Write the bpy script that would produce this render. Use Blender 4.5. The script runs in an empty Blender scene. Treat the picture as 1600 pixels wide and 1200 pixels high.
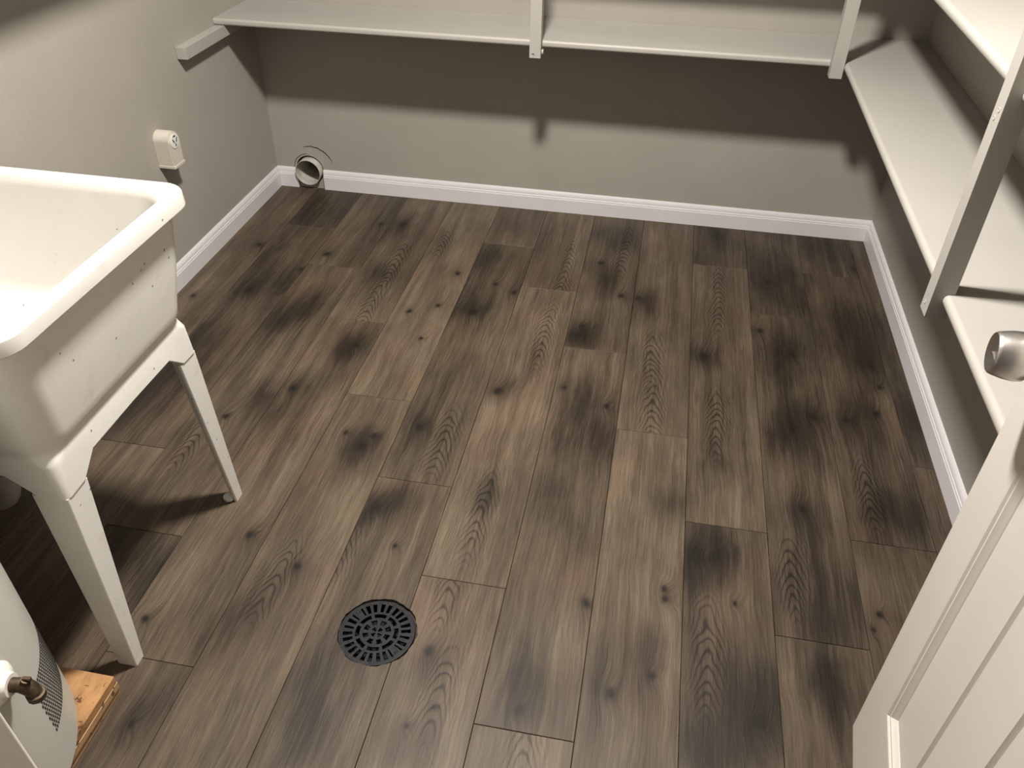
import bpy, bmesh, math, random
from mathutils import Vector, Matrix

random.seed(7)
PI = math.pi
scene = bpy.context.scene
C = scene.collection

# ------------------------------------------------------------------ camera
F_PX = 1290.42
pitch, yaw, roll = 0.660685, -0.174926, 0.0176118
cam_data = bpy.data.cameras.new('camera')
cam = bpy.data.objects.new('camera', cam_data)
C.objects.link(cam)
fw = Vector((math.sin(yaw) * math.cos(pitch), math.cos(yaw) * math.cos(pitch), -math.sin(pitch)))
rt = Vector((math.cos(yaw), -math.sin(yaw), 0))
up = rt.cross(fw)
r2 = rt * math.cos(roll) + up * math.sin(roll)
u2 = -rt * math.sin(roll) + up * math.cos(roll)
m = Matrix((r2, u2, -fw)).transposed().to_4x4()
m.translation = Vector((1.37304, -3.02486, 1.48598))
cam.matrix_world = m
cam_data.sensor_fit = 'HORIZONTAL'
cam_data.sensor_width = 36.0
cam_data.lens = F_PX / 1600 * 36.0
cam_data.clip_start = 0.02
scene.camera = cam

# ------------------------------------------------------------------ world (dim hallway ambience behind the doorway)
world = bpy.data.worlds.new('world')
scene.world = world
world.use_nodes = True
wb = world.node_tree.nodes['Background']
wb.inputs[0].default_value = (1.0, 0.94, 0.86, 1)
wb.inputs[1].default_value = 0.085

BULB_STRENGTH = 850.0
BULB_COLOR = (1.0, 0.953, 0.888)
LIGHT_POS = (1.04, -1.62, 2.355)

vs = scene.view_settings
vs.view_transform = 'Standard'
vs.look = 'None'
vs.exposure = 0.0
vs.gamma = 1.0
vs.use_curve_mapping = False

# ------------------------------------------------------------------ helpers
def link(o, parent=None):
    C.objects.link(o)
    if parent is not None:
        o.parent = parent
    return o

def obj(name, bm, mat, parent=None, smooth=None, loc=None, rot=None):
    me = bpy.data.meshes.new(name)
    bmesh.ops.recalc_face_normals(bm, faces=bm.faces[:])
    bm.to_mesh(me)
    bm.free()
    if mat is not None:
        me.materials.append(mat)
    if smooth is not None:
        for p in me.polygons:
            p.use_smooth = True
        me.set_sharp_from_angle(angle=math.radians(smooth))
    o = bpy.data.objects.new(name, me)
    if smooth is not None:
        wn = o.modifiers.new('weighted_normals', 'WEIGHTED_NORMAL')
        wn.keep_sharp = True
    if loc is not None:
        o.location = loc
    if rot is not None:
        o.rotation_euler = rot
    return link(o, parent)

def empty(name, loc=(0, 0, 0), rot=(0, 0, 0)):
    o = bpy.data.objects.new(name, None)
    o.empty_display_size = 0.05
    o.location = loc
    o.rotation_euler = rot
    return link(o)

def tag(o, label=None, cat=None, group=None, kind=None):
    if label: o['label'] = label
    if cat: o['category'] = cat
    if group: o['group'] = group
    if kind: o['kind'] = kind
    return o

def box(bm, x0, x1, y0, y1, z0, z1, bev=0.0, seg=2):
    r = bmesh.ops.create_cube(bm, size=1.0)
    vsx = r['verts']
    for v in vsx:
        v.co = Vector(((x0 + x1) / 2 + v.co.x * (x1 - x0), (y0 + y1) / 2 + v.co.y * (y1 - y0), (z0 + z1) / 2 + v.co.z * (z1 - z0)))
    if bev > 0:
        es = list({e for v in vsx for e in v.link_edges})
        bmesh.ops.bevel(bm, geom=es, offset=bev, segments=seg, profile=0.5, affect='EDGES')
    return bm

def nb():
    return bmesh.new()

def prism(bm, pts, f0, f1):
    """extrude closed polygon pts; f0,f1 map a 2-D point to 3-D for the two ends"""
    a = [bm.verts.new(f0(p)) for p in pts]
    b = [bm.verts.new(f1(p)) for p in pts]
    n = len(pts)
    bm.faces.new(a)
    bm.faces.new(b[::-1])
    for i in range(n):
        j = (i + 1) % n
        bm.faces.new((a[i], b[i], b[j], a[j]))
    return a, b

def lathe(bm, prof, segs=32, axis='Z', origin=(0, 0, 0), cap=True):
    """prof list of (r, h)"""
    o = Vector(origin)
    rings = []
    for r, h in prof:
        ring = []
        for k in range(segs):
            t = 2 * PI * k / segs
            c, s = r * math.cos(t), r * math.sin(t)
            v = {'Z': (c, s, h), 'Y': (c, h, s), 'X': (h, c, s)}[axis]
            ring.append(bm.verts.new(o + Vector(v)))
        rings.append(ring)
    for a, b in zip(rings, rings[1:]):
        for k in range(segs):
            j = (k + 1) % segs
            bm.faces.new((a[k], a[j], b[j], b[k]))
    if cap:
        for ring in (rings[0], rings[-1]):
            try:
                bm.faces.new(ring)
            except ValueError:
                pass
    return rings

def tube(bm, pts, r, segs=16, cap=True):
    pts = [Vector(p) for p in pts]
    rings = []
    prev = None
    for i, p in enumerate(pts):
        if i == 0: d = pts[1] - p
        elif i == len(pts) - 1: d = p - pts[i - 1]
        else: d = (pts[i + 1] - p).normalized() + (p - pts[i - 1]).normalized()
        d.normalize()
        if prev is None:
            a = d.cross(Vector((0, 0, 1)))
            if a.length < 1e-3: a = d.cross(Vector((1, 0, 0)))
        else:
            a = prev - d * prev.dot(d)
        a.normalize()
        prev = a
        b = d.cross(a)
        rr = r[i] if isinstance(r, (list, tuple)) else r
        rings.append([bm.verts.new(p + (a * math.cos(2 * PI * k / segs) + b * math.sin(2 * PI * k / segs)) * rr) for k in range(segs)])
    for a, b in zip(rings, rings[1:]):
        for k in range(segs):
            j = (k + 1) % segs
            bm.faces.new((a[k], a[j], b[j], b[k]))
    if cap:
        bm.faces.new(rings[0]); bm.faces.new(rings[-1])

def fill_holes_plate(bm, outer, holes, to3, to3b):
    """flat plate with holes, given thickness through the two mappings"""
    loops = [outer] + holes
    t = bmesh.new()
    es = []
    for lp in loops:
        vsx = [t.verts.new((p[0], p[1], 0)) for p in lp]
        for i in range(len(vsx)):
            es.append(t.edges.new((vsx[i], vsx[(i + 1) % len(vsx)])))
    bmesh.ops.triangle_fill(t, use_beauty=True, use_dissolve=False, edges=es, normal=(0, 0, 1))
    t.verts.index_update()
    A = [bm.verts.new(to3(v.co)) for v in t.verts]
    B = [bm.verts.new(to3b(v.co)) for v in t.verts]
    for f in t.faces:
        ids = [v.index for v in f.verts]
        bm.faces.new([A[i] for i in ids])
        bm.faces.new([B[i] for i in ids][::-1])
    k = 0
    for lp in loops:
        n = len(lp)
        for i in range(n):
            a, b = k + i, k + (i + 1) % n
            bm.faces.new((A[a], A[b], B[b], B[a]))
        k += n
    t.free()

# ------------------------------------------------------------------ node helpers
class NT:
    def __init__(self, name):
        self.mat = bpy.data.materials.new(name)
        self.mat.use_nodes = True
        self.t = self.mat.node_tree
        self.bsdf = self.t.nodes['Principled BSDF']
    def node(self, typ, **kw):
        n = self.t.nodes.new(typ)
        for k, v in kw.items(): setattr(n, k, v)
        return n
    def put(self, sock, v):
        if isinstance(v, bpy.types.NodeSocket): self.t.links.new(v, sock)
        else: sock.default_value = v
    def m(self, op, a, b=None, c=None, clamp=False):
        n = self.node('ShaderNodeMath', operation=op, use_clamp=clamp)
        self.put(n.inputs[0], a)
        if b is not None: self.put(n.inputs[1], b)
        if c is not None: self.put(n.inputs[2], c)
        return n.outputs[0]
    def xyz(self, x, y, z=0.0):
        n = self.node('ShaderNodeCombineXYZ')
        self.put(n.inputs[0], x); self.put(n.inputs[1], y); self.put(n.inputs[2], z)
        return n.outputs[0]
    def sep(self, v):
        n = self.node('ShaderNodeSeparateXYZ'); self.put(n.inputs[0], v)
        return n.outputs
    def noise(self, vec, scale=1.0, detail=3.0, rough=0.5, dist=0.0):
        n = self.node('ShaderNodeTexNoise')
        self.put(n.inputs['Vector'], vec)
        n.inputs['Scale'].default_value = scale
        n.inputs['Detail'].default_value = detail
        n.inputs['Roughness'].default_value = rough
        n.inputs['Distortion'].default_value = dist
        return n.outputs['Fac']
    def ramp(self, fac, stops, interp='LINEAR'):
        n = self.node('ShaderNodeValToRGB')
        cr = n.color_ramp
        cr.interpolation = interp
        while len(cr.elements) < len(stops): cr.elements.new(0.5)
        for e, (p, col) in zip(cr.elements, stops):
            e.position = p
            e.color = (col[0], col[1], col[2], 1) if not isinstance(col, (int, float)) else (col, col, col, 1)
        self.put(n.inputs[0], fac)
        return n.outputs[0]
    def mix(self, fac, a, b, blend='MIX'):
        n = self.node('ShaderNodeMix', data_type='RGBA', blend_type=blend)
        self.put(n.inputs['Factor'], fac)
        def cv(v): return (v[0], v[1], v[2], 1) if isinstance(v, tuple) else v
        self.put(n.inputs[6], cv(a)); self.put(n.inputs[7], cv(b))
        return n.outputs[2]
    def bump(self, h, strength=0.2, dist=0.001):
        n = self.node('ShaderNodeBump')
        n.inputs['Strength'].default_value = strength
        n.inputs['Distance'].default_value = dist
        self.put(n.inputs['Height'], h)
        self.t.links.new(n.outputs[0], self.bsdf.inputs['Normal'])
    def obj_co(self):
        return self.node('ShaderNodeTexCoord').outputs['Object']
    def gen_pos(self):
        return self.node('ShaderNodeNewGeometry').outputs['Position']
    def set(self, color=None, rough=None, metal=None, spec=None, coat=None):
        b = self.bsdf.inputs
        if color is not None: self.put(b['Base Color'], (color[0], color[1], color[2], 1) if isinstance(color, tuple) else color)
        if rough is not None: self.put(b['Roughness'], rough)
        if metal is not None: b['Metallic'].default_value = metal
        if spec is not None: b['Specular IOR Level'].default_value = spec
        return self.mat

def s2l(r, g, b):
    f = lambda c: (c / 255 / 12.92) if c / 255 <= 0.04045 else ((c / 255 + 0.055) / 1.055) ** 2.4
    return (f(r), f(g), f(b))

def paint(name, col, rough=0.5, var=0.06, bump=0.0, bscale=250.0, spec=0.4, vscale=4.0):
    n = NT(name)
    p = n.gen_pos()
    f = n.noise(p, vscale, 4.0, 0.6)
    lo = tuple(c * (1 - var) for c in col)
    hi = tuple(min(1, c * (1 + var)) for c in col)
    n.set(n.ramp(f, [(0.3, lo), (0.7, hi)]), rough, spec=spec)
    if bump > 0:
        n.bump(n.noise(p, bscale, 2.0, 0.5), bump, 0.002)
    return n.mat

M_wall = paint('greige_wall_paint', (0.342, 0.318, 0.280), 0.55, 0.035, 0.22, 170.0, 0.35)
M_ceil = paint('ceiling_paint', (0.48, 0.46, 0.42), 0.7, 0.03, 0.2, 120.0)
M_trim = paint('white_trim_paint', (0.67, 0.65, 0.665), 0.32, 0.03, 0.04, 90.0, 0.5)
M_shelf = paint('shelf_paint', (0.385, 0.365, 0.332), 0.42, 0.03, 0.08, 60.0, 0.45)
M_door = paint('door_paint', (0.62, 0.578, 0.532), 0.4, 0.025, 0.05, 140.0, 0.45)
M_sub = paint('subfloor_dark', (0.035, 0.025, 0.02), 0.8, 0.2)
M_black = paint('black_void', (0.004, 0.004, 0.004), 0.9, 0.1)
M_gap = paint('dark_cut_line', (0.02, 0.016, 0.012), 0.9, 0.2)

# --- white moulded plastic with dirt specks
def plastic(name, col, specks=True, rough=0.38):
    n = NT(name)
    p = n.gen_pos()
    c = n.ramp(n.noise(p, 6.0, 4.0, 0.6), [(0.3, tuple(x * 0.95 for x in col)), (0.7, col)])
    if specks:
        v = n.node('ShaderNodeTexVoronoi', feature='F1', distance='EUCLIDEAN')
        n.put(v.inputs['Vector'], p)
        v.inputs['Scale'].default_value = 34.0
        sel = n.m('GREATER_THAN', n.sep(v.outputs['Color'])[0], 0.58)
        near = n.m('LESS_THAN', n.m('ADD', v.outputs['Distance'], n.m('MULTIPLY', n.noise(p, 160.0, 2.0), 0.10)), 0.135)
        zone = n.m('GREATER_THAN', n.noise(p, 5.0, 2.0), 0.43)
        fac = n.m('MULTIPLY', n.m('MULTIPLY', n.m('MULTIPLY', sel, near), zone), 0.75)
        c = n.mix(fac, c, s2l(70, 58, 44))
        sm = n.m('MULTIPLY', n.m('SUBTRACT', n.noise(p, 14.0, 5.0, 0.7), 0.56, clamp=True), 1.3, clamp=True)
        c = n.mix(sm, c, s2l(150, 135, 105))
    n.set(c, rough, spec=0.45)
    return n.mat
M_tub = plastic('white_tub_plastic', (0.72, 0.70, 0.655))
M_pvc = plastic('grey_pvc', (0.30, 0.295, 0.275), False)
M_collar = plastic('valve_collar_plastic', (0.75, 0.73, 0.66), False, 0.45)
M_heater = plastic('heater_enamel', (0.49, 0.48, 0.435), False, 0.35)
M_outlet = plastic('painted_outlet_plastic', (0.55, 0.51, 0.44), False, 0.5)
M_socket = plastic('bright_socket_plastic', (0.72, 0.71, 0.68), False, 0.4)

def metal(name, col, rough=0.3, var=0.1, sc=60.0):
    n = NT(name)
    f = n.noise(n.obj_co(), sc, 3.0, 0.6)
    n.set(n.ramp(f, [(0.3, tuple(c * (1 - var) for c in col)), (0.7, col)]), rough, 1.0)
    return n.mat
M_nickel = metal('satin_nickel', (0.60, 0.565, 0.54), 0.33)
M_brass = metal('old_brass', (0.17, 0.125, 0.085), 0.6, 0.65, 70.0)
M_galv = metal('galvanised_duct', (0.62, 0.60, 0.56), 0.42, 0.3, 30.0)
M_duct = paint('dusty_duct', (0.50, 0.47, 0.42), 0.5, 0.25, 0.0, 10, 0.5, 30.0)
M_screw = metal('screw_steel', (0.45, 0.43, 0.4), 0.35)
_n = NT('black_cast_iron')
_f = _n.noise(_n.obj_co(), 90.0, 4.0, 0.6)
_n.set(_n.ramp(_f, [(0.3, (0.006, 0.0065, 0.0075)), (0.75, (0.017, 0.018, 0.0195))]), 0.5, 0.0, 0.22)
_n.bump(_f, 0.3, 0.002)
M_iron = _n.mat

def plywood(name, base, dark, streak):
    n = NT(name)
    p = n.obj_co()
    x, y, z = n.sep(p)
    g = n.noise(n.xyz(n.m('MULTIPLY', x, streak[0]), n.m('MULTIPLY', y, streak[1]), n.m('MULTIPLY', z, streak[2])), 1.0, 5.0, 0.65)
    c = n.ramp(g, [(0.3, dark), (0.52, base), (0.75, tuple(min(1, v * 1.35) for v in base))])
    sp = n.m('GREATER_THAN', n.noise(p, 48.0, 3.0, 0.6), 0.625)
    c = n.mix(n.m('MULTIPLY', sp, 0.8), c, s2l(70, 42, 22))
    wp = n.m('GREATER_THAN', n.noise(p, 22.0, 4.0, 0.6), 0.64)
    c = n.mix(n.m('MULTIPLY', wp, 0.85), c, s2l(205, 200, 170))
    n.set(c, 0.75, spec=0.25)
    n.bump(g, 0.4, 0.002)
    return n.mat
M_ply = plywood('plywood_face', (0.36, 0.195, 0.085), (0.17, 0.08, 0.032), (34, 12, 30))
M_plyedge = plywood('plywood_edge', (0.40, 0.25, 0.13), (0.17, 0.095, 0.045), (10, 6, 190))

# --- laminate plank: printed oak, features placed per plank through object properties
NK, NC, NA = 4, 5, 2
def plank_material():
    n = NT('oak_laminate_plank')
    co = n.obj_co()
    x, y, z = n.sep(co)
    rnd = n.node('ShaderNodeObjectInfo').outputs['Random']
    off = n.m('MULTIPLY', rnd, 83.0)
    def attr(nm):
        a = n.node('ShaderNodeAttribute', attribute_type='OBJECT', attribute_name=nm)
        return n.sep(a.outputs['Vector'])
    def attrf(nm):
        return n.node('ShaderNodeAttribute', attribute_type='OBJECT', attribute_name=nm).outputs['Fac']
    wob = n.noise(n.xyz(n.m('MULTIPLY', x, 9.0), n.m('MULTIPLY', y, 3.2), off), 1.0, 3.0, 0.55)
    wob2 = n.noise(n.xyz(n.m('MULTIPLY', x, 40.0), n.m('MULTIPLY', y, 22.0), off), 1.0, 2.0, 0.5)
    # knots
    knot_core = 0.0
    knot_halo = 0.0
    for k in range(NK):
        a = attr('knot%d' % (k + 1))
        has = n.m('GREATER_THAN', a[2], 0.0001)
        s = n.m('MAXIMUM', a[2], 0.001)
        jx = n.m('MULTIPLY', n.m('SUBTRACT', wob2, 0.5), 0.012)
        dx = n.m('DIVIDE', n.m('ADD', n.m('SUBTRACT', x, a[0]), jx), s)
        dy = n.m('DIVIDE', n.m('ADD', n.m('SUBTRACT', y, a[1]), jx), n.m('MULTIPLY', s, 1.35))
        q = n.m('ADD', n.m('MULTIPLY', dx, dx), n.m('MULTIPLY', dy, dy))
        core = n.m('MULTIPLY', n.m('EXPONENT', n.m('MULTIPLY', q, -1.25)), has)
        halo = n.m('MULTIPLY', n.m('EXPONENT', n.m('MULTIPLY', q, -0.13)), has)
        knot_core = n.m('ADD', knot_core, core)
        knot_halo = n.m('ADD', knot_halo, halo)
    # clouds
    cloud = 0.0
    for k in range(NC):
        a = attr('cloud%d' % (k + 1))
        has = n.m('GREATER_THAN', a[2], 0.0001)
        s = n.m('MAXIMUM', a[2], 0.001)
        wx = n.m('MULTIPLY', n.m('SUBTRACT', wob, 0.5), 0.16)
        dx = n.m('DIVIDE', n.m('ADD', n.m('SUBTRACT', x, a[0]), wx), s)
        dy = n.m('DIVIDE', n.m('ADD', n.m('SUBTRACT', y, a[1]), wx), n.m('MULTIPLY', s, 1.7))
        q = n.m('ADD', n.m('MULTIPLY', dx, dx), n.m('MULTIPLY', dy, dy))
        cloud = n.m('ADD', cloud, n.m('MULTIPLY', n.m('EXPONENT', n.m('MULTIPLY', q, -1.0)), has))
    # cathedral arches
    arch_line = 0.0
    for k in range(NA):
        a = attr('arch%d' % (k + 1))
        has = n.m('GREATER_THAN', a[2], 0.0001)
        hl = n.m('MAXIMUM', a[2], 0.001)
        dxr = n.m('ADD', n.m('SUBTRACT', x, a[0]), n.m('MULTIPLY', n.m('SUBTRACT', wob, 0.5), 0.05))
        dyr = n.m('SUBTRACT', y, a[1])
        widen = n.m('DIVIDE', dxr, 0.0105)
        par = n.m('MULTIPLY', n.m('POWER', n.m('ADD', n.m('MULTIPLY', widen, widen), 0.5), 0.66), 3.9)
        vary = n.noise(n.xyz(n.m('MULTIPLY', x, 6.0), n.m('MULTIPLY', y, 9.0), n.m('ADD', off, 13.0)), 1.0, 2.0, 0.5)
        ph = n.m('ADD', n.m('ADD', n.m('MULTIPLY', dyr, 190.0), par), n.m('ADD', n.m('MULTIPLY', wob2, 5.0), n.m('MULTIPLY', vary, 16.0)))
        sn = n.m('POWER', n.m('ADD', n.m('MULTIPLY', n.m('SINE', ph), 0.5), 0.5), 4.2)
        mx = n.m('DIVIDE', dxr, n.m('ADD', 0.020, n.m('MULTIPLY', vary, 0.022)))
        my = n.m('DIVIDE', dyr, hl)
        q = n.m('ADD', n.m('POWER', n.m('ABSOLUTE', mx), 2.5), n.m('POWER', n.m('ABSOLUTE', my), 4.0))
        mask = n.m('MULTIPLY', n.m('EXPONENT', n.m('MULTIPLY', q, -0.8)), has)
        arch_line = n.m('ADD', arch_line, n.m('MULTIPLY', mask, sn))
    # straight grain, bending round the knots
    xb = n.m('ADD', x, n.m('ADD', n.m('MULTIPLY', knot_halo, 0.014), n.m('MULTIPLY', wob, 0.032)))
    gA = n.noise(n.xyz(n.m('MULTIPLY', xb, 165.0), n.m('MULTIPLY', y, 3.4), off), 1.0, 5.0, 0.7)
    gB = n.noise(n.xyz(n.m('MULTIPLY', xb, 520.0), n.m('MULTIPLY', y, 16.0), off), 1.0, 2.0, 0.6)
    gC = n.noise(n.xyz(n.m('MULTIPLY', xb, 30.0), n.m('MULTIPLY', y, 1.6), n.m('ADD', off, 9.0)), 1.0, 3.0, 0.55)
    big = n.noise(n.xyz(n.m('MULTIPLY', x, 8.0), n.m('MULTIPLY', y, 3.6), n.m('ADD', off, 31.0)), 1.0, 2.0, 0.5)
    tone = attrf('tone')
    v = n.m('ADD', 0.60, tone)
    v = n.m('ADD', v, n.m('MULTIPLY', n.m('SUBTRACT', gA, 0.5), 0.62))
    v = n.m('ADD', v, n.m('MULTIPLY', n.m('SUBTRACT', gB, 0.5), 0.50))
    v = n.m('ADD', v, n.m('MULTIPLY', n.m('SUBTRACT', gC, 0.5), 0.62))
    v = n.m('ADD', v, n.m('MULTIPLY', n.m('SUBTRACT', big, 0.5), 0.55))
    v = n.m('SUBTRACT', v, n.m('MULTIPLY', cloud, 0.26))
    v = n.m('SUBTRACT', v, n.m('MULTIPLY', knot_halo, 0.12))
    v = n.m('SUBTRACT', v, n.m('MULTIPLY', arch_line, 0.33))
    c = n.ramp(v, [(0.0, (0.010, 0.0077, 0.0058)), (0.30, (0.030, 0.0222, 0.0157)), (0.62, (0.081, 0.0605, 0.0418)), (1.0, (0.170, 0.131, 0.0895))])
    # greenish / reddish drift of the print
    hue = n.noise(n.xyz(n.m('MULTIPLY', x, 5.0), n.m('MULTIPLY', y, 4.0), n.m('ADD', off, 57.0)), 1.0, 2.0, 0.5)
    c = n.mix(n.m('MULTIPLY', n.m('SUBTRACT', hue, 0.46, clamp=True), 2.2, clamp=True), c, n.mix(1.0, c, (1.08, 0.94, 0.90), 'MULTIPLY'))
    c = n.mix(n.m('MINIMUM', n.m('MULTIPLY', knot_core, 1.25), 0.95), c, (0.013, 0.010, 0.008))
    ro = n.m('ADD', 0.40, n.m('MULTIPLY', gB, 0.16))
    n.set(c, ro, spec=0.22)
    h = n.m('ADD', n.m('MULTIPLY', gB, 0.8), n.m('MULTIPLY', arch_line, -0.5))
    n.bump(h, 0.22, 0.0012)
    return n.mat
M_plank = plank_material()

# ------------------------------------------------------------------ room shell
XL, XR, YB, YF = -0.170, 2.202, 0.012, -2.830
CEIL = 2.385
T = 0.10
OX0, OX1 = 1.045, 1.792            # doorway in the front wall
DUCT = (-0.027, 0.076, 0.053)

bm = nb()
fill_holes_plate(bm, [(XL - T, -3.3), (XR + T, -3.3), (XR + T, YB + T), (XL - T, YB + T)],
                 [[(0.918 + 0.074 * math.cos(2 * PI * k / 40), -2.037 + 0.074 * math.sin(2 * PI * k / 40)) for k in range(40)]],
                 lambda p: Vector((p[0], p[1], -0.0085)), lambda p: Vector((p[0], p[1], -0.06)))
floor = obj('floor', bm, M_sub)
tag(floor, kind='structure')

bm = nb()
hole = [(DUCT[0] + 0.059 * math.cos(2 * PI * k / 40), DUCT[1] + 0.002 + 0.060 * math.sin(2 * PI * k / 40)) for k in range(40)]
fill_holes_plate(bm, [(XL - T, -0.0085), (XR + T, -0.0085), (XR + T, CEIL), (XL - T, CEIL)], [hole],
                 lambda p: Vector((p[0], YB, p[1])), lambda p: Vector((p[0], YB + T, p[1])))
wall_back = tag(obj('wall_back', bm, M_wall), kind='structure')
# curved cut lines in the plaster patch above the duct
for (r0, a0, a1, wd, cx, cz, nm) in ((0.096, 22, 108, 0.0042, DUCT[0] + 0.012, DUCT[1] + 0.004, 'plaster_crack'), (0.066, 92, 176, 0.0028, DUCT[0], DUCT[1] + 0.002, 'plaster_crack')):
    bm = nb()
    pts = []
    N = 22
    rr = [r0 + random.uniform(-0.0015, 0.0015) for _ in range(N + 1)]
    ww = [wd * (0.35 + 0.65 * math.sin(PI * min(1, max(0, i / N))) + random.uniform(-0.15, 0.2)) for i in range(N + 1)]
    for i in range(N + 1):
        t = math.radians(a0 + (a1 - a0) * i / N); pts.append((cx + (rr[i] + ww[i]) * math.cos(t), cz + (rr[i] + ww[i]) * math.sin(t)))
    for i in range(N, -1, -1):
        t = math.radians(a0 + (a1 - a0) * i / N); pts.append((cx + rr[i] * math.cos(t), cz + rr[i] * math.sin(t)))
    prism(bm, pts, lambda p: Vector((p[0], YB - 0.0006, p[1])), lambda p: Vector((p[0], YB + 0.002, p[1])))
    obj(nm, bm, M_gap, wall_back)

tag(obj('wall_left', box(nb(), XL - T, XL, -3.3, YB, -0.0085, CEIL), M_wall), kind='structure')
tag(obj('wall_right', box(nb(), XR, XR + T, -3.3, YB, -0.0085, CEIL), M_wall), kind='structure')
bm = nb()
box(bm, XL, OX0 - 0.018, YF - 0.115, YF, -0.0085, CEIL)
box(bm, OX1 + 0.018, XR, YF - 0.115, YF, -0.0085, CEIL)
box(bm, OX0 - 0.018, OX1 + 0.018, YF - 0.115, YF, 2.07, CEIL)
tag(obj('wall_front', bm, M_wall), kind='structure')
tag(obj('ceiling', box(nb(), XL - T, XR + T, -3.3, YB + T, CEIL, CEIL + 0.08), M_ceil), kind='structure')

# door jambs (door frame lining)
bm = nb(); box(bm, OX0 - 0.018, OX0, YF - 0.120, YF + 0.006, 0.0, 2.052, 0.003, 3)
tag(obj('trim_1', bm, M_door, smooth=40), kind='structure')
bm = nb(); box(bm, OX1, OX1 + 0.018, YF - 0.120, YF + 0.004, 0.0, 2.052, 0.003, 3)
tag(obj('trim_2', bm, M_door, smooth=40), kind='structure')
bm = nb(); box(bm, OX0 - 0.018, OX1 + 0.018, YF - 0.120, YF + 0.004, 2.052, 2.07, 0.003, 3)
tag(obj('trim_3', bm, M_door, smooth=40), kind='structure')

# baseboards
BB = [(0, 0), (0.012, 0), (0.012, 0.0535), (0.0105, 0.0565), (0.0105, 0.0605), (0.0085, 0.0640), (0.0085, 0.0700), (0.0062, 0.0765), (0.0040, 0.0805), (0.0025, 0.083), (0, 0.083)]
def base_x(bm, x0, x1, y, s):
    prism(bm, BB, lambda p: Vector((x0, y + s * p[0], p[1])), lambda p: Vector((x1, y + s * p[0], p[1])))
def base_y(bm, y0, y1, x, s):
    prism(bm, BB, lambda p: Vector((x + s * p[0], y0, p[1])), lambda p: Vector((x + s * p[0], y1, p[1])))
bm = nb()
base_x(bm, XL, DUCT[0] - 0.0545, YB, -1)
base_x(bm, DUCT[0] + 0.0585, XR, YB, -1)
tag(obj('baseboard_back', bm, M_trim, smooth=25), kind='structure')
bm = nb(); base_y(bm, YB - 0.012, YF, XL, 1); tag(obj('baseboard_left', bm, M_trim, smooth=25), kind='structure')
bm = nb(); base_y(bm, YB - 0.012, YF, XR, -1); tag(obj('baseboard_right', bm, M_trim, smooth=25), kind='structure')
bm = nb(); base_x(bm, XL + 0.012, OX0 - 0.02, YF, 1); tag(obj('baseboard_front', bm, M_trim, smooth=25), kind='structure')

# ------------------------------------------------------------------ floor planks
W = 0.194
L = 6.585
JOINT = {-1: -6.6, 0: -1.66, 1: -3.07, 2: -4.70, 3: -6.60, 4: -8.19, 5: -3.07, 6: -4.75, 7: -6.60, 8: -1.61, 9: -3.11, 10: -1.52, 11: -6.57}
GAP = 0.0005
YMIN = -3.25
DR = (0.918, -2.037)               # drain centre
HOLE = 0.0835

def plank_outline(x0, x1, y0, y1):
    """rectangle, minus the round cut-out for the drain; returns pts and arc flags"""
    cx, cy = DR[0] + 0.0015, DR[1] + 0.002
    R = HOLE
    pts = [((x0, y0), 0), ((x1, y0), 0), ((x1, y1), 0), ((x0, y1), 0)]
    def jag(t): return R + 0.0012 * math.sin(9 * t + 1) + 0.0008 * math.sin(23 * t)
    if y0 < cy < y1:
        if x0 < cx - R and cx < x1 < cx + R:      # circle leaves through the right edge
            h = math.sqrt(R * R - (x1 - cx) ** 2)
            t0 = math.atan2(-h, x1 - cx); t1 = math.atan2(h, x1 - cx)
            arc = []
            N = 40
            for i in range(N + 1):
                t = t0 - (2 * PI - (t1 - t0)) * i / N
                rr = R if i in (0, N) else jag(t)
                arc.append(((min(x1, cx + rr * math.cos(t)), cy + rr * math.sin(t)), 1))
            pts = [((x0, y0), 0), ((x1, y0), 0)] + arc + [((x1, y1), 0), ((x0, y1), 0)]
        elif cx - R < x0 and x0 < cx + R and x1 > cx + R:
            h = math.sqrt(R * R - (x0 - cx) ** 2)
            t1 = math.atan2(h, x0 - cx)
            arc = []
            N = 20
            for i in range(N + 1):
                t = t1 - 2 * t1 * i / N
                rr = R if i in (0, N) else jag(t)
                arc.append(((max(x0, cx + rr * math.cos(t)), cy + rr * math.sin(t)), 1))
            pts = [((x0, y0), 0), ((x1, y0), 0), ((x1, y1), 0), ((x0, y1), 0)] + arc
    return pts

def plank_mesh(pts, ox, oy):
    bm = nb()
    top = [bm.verts.new((p[0] - ox, p[1] - oy, 0)) for p, f in pts]
    bot = [bm.verts.new((p[0] - ox, p[1] - oy, -0.008)) for p, f in pts]
    n = len(pts)
    bm.faces.new(top); bm.faces.new(bot[::-1])
    ee = []
    for i in range(n):
        j = (i + 1) % n
        bm.faces.new((top[i], bot[i], bot[j], top[j]))
        if not (pts[i][1] and pts[j][1]):
            ee.append(bm.edges.get((top[i], top[j])))
    bmesh.ops.bevel(bm, geom=ee, offset=0.0009, segments=1, affect='EDGES')
    bmesh.ops.triangulate(bm, faces=[f for f in bm.faces if len(f.verts) > 4])
    bmesh.ops.recalc_face_normals(bm, faces=bm.faces[:])
    me = bpy.data.meshes.new('plank')
    bm.to_mesh(me); bm.free()
    me.materials.append(M_plank)
    return me

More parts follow.
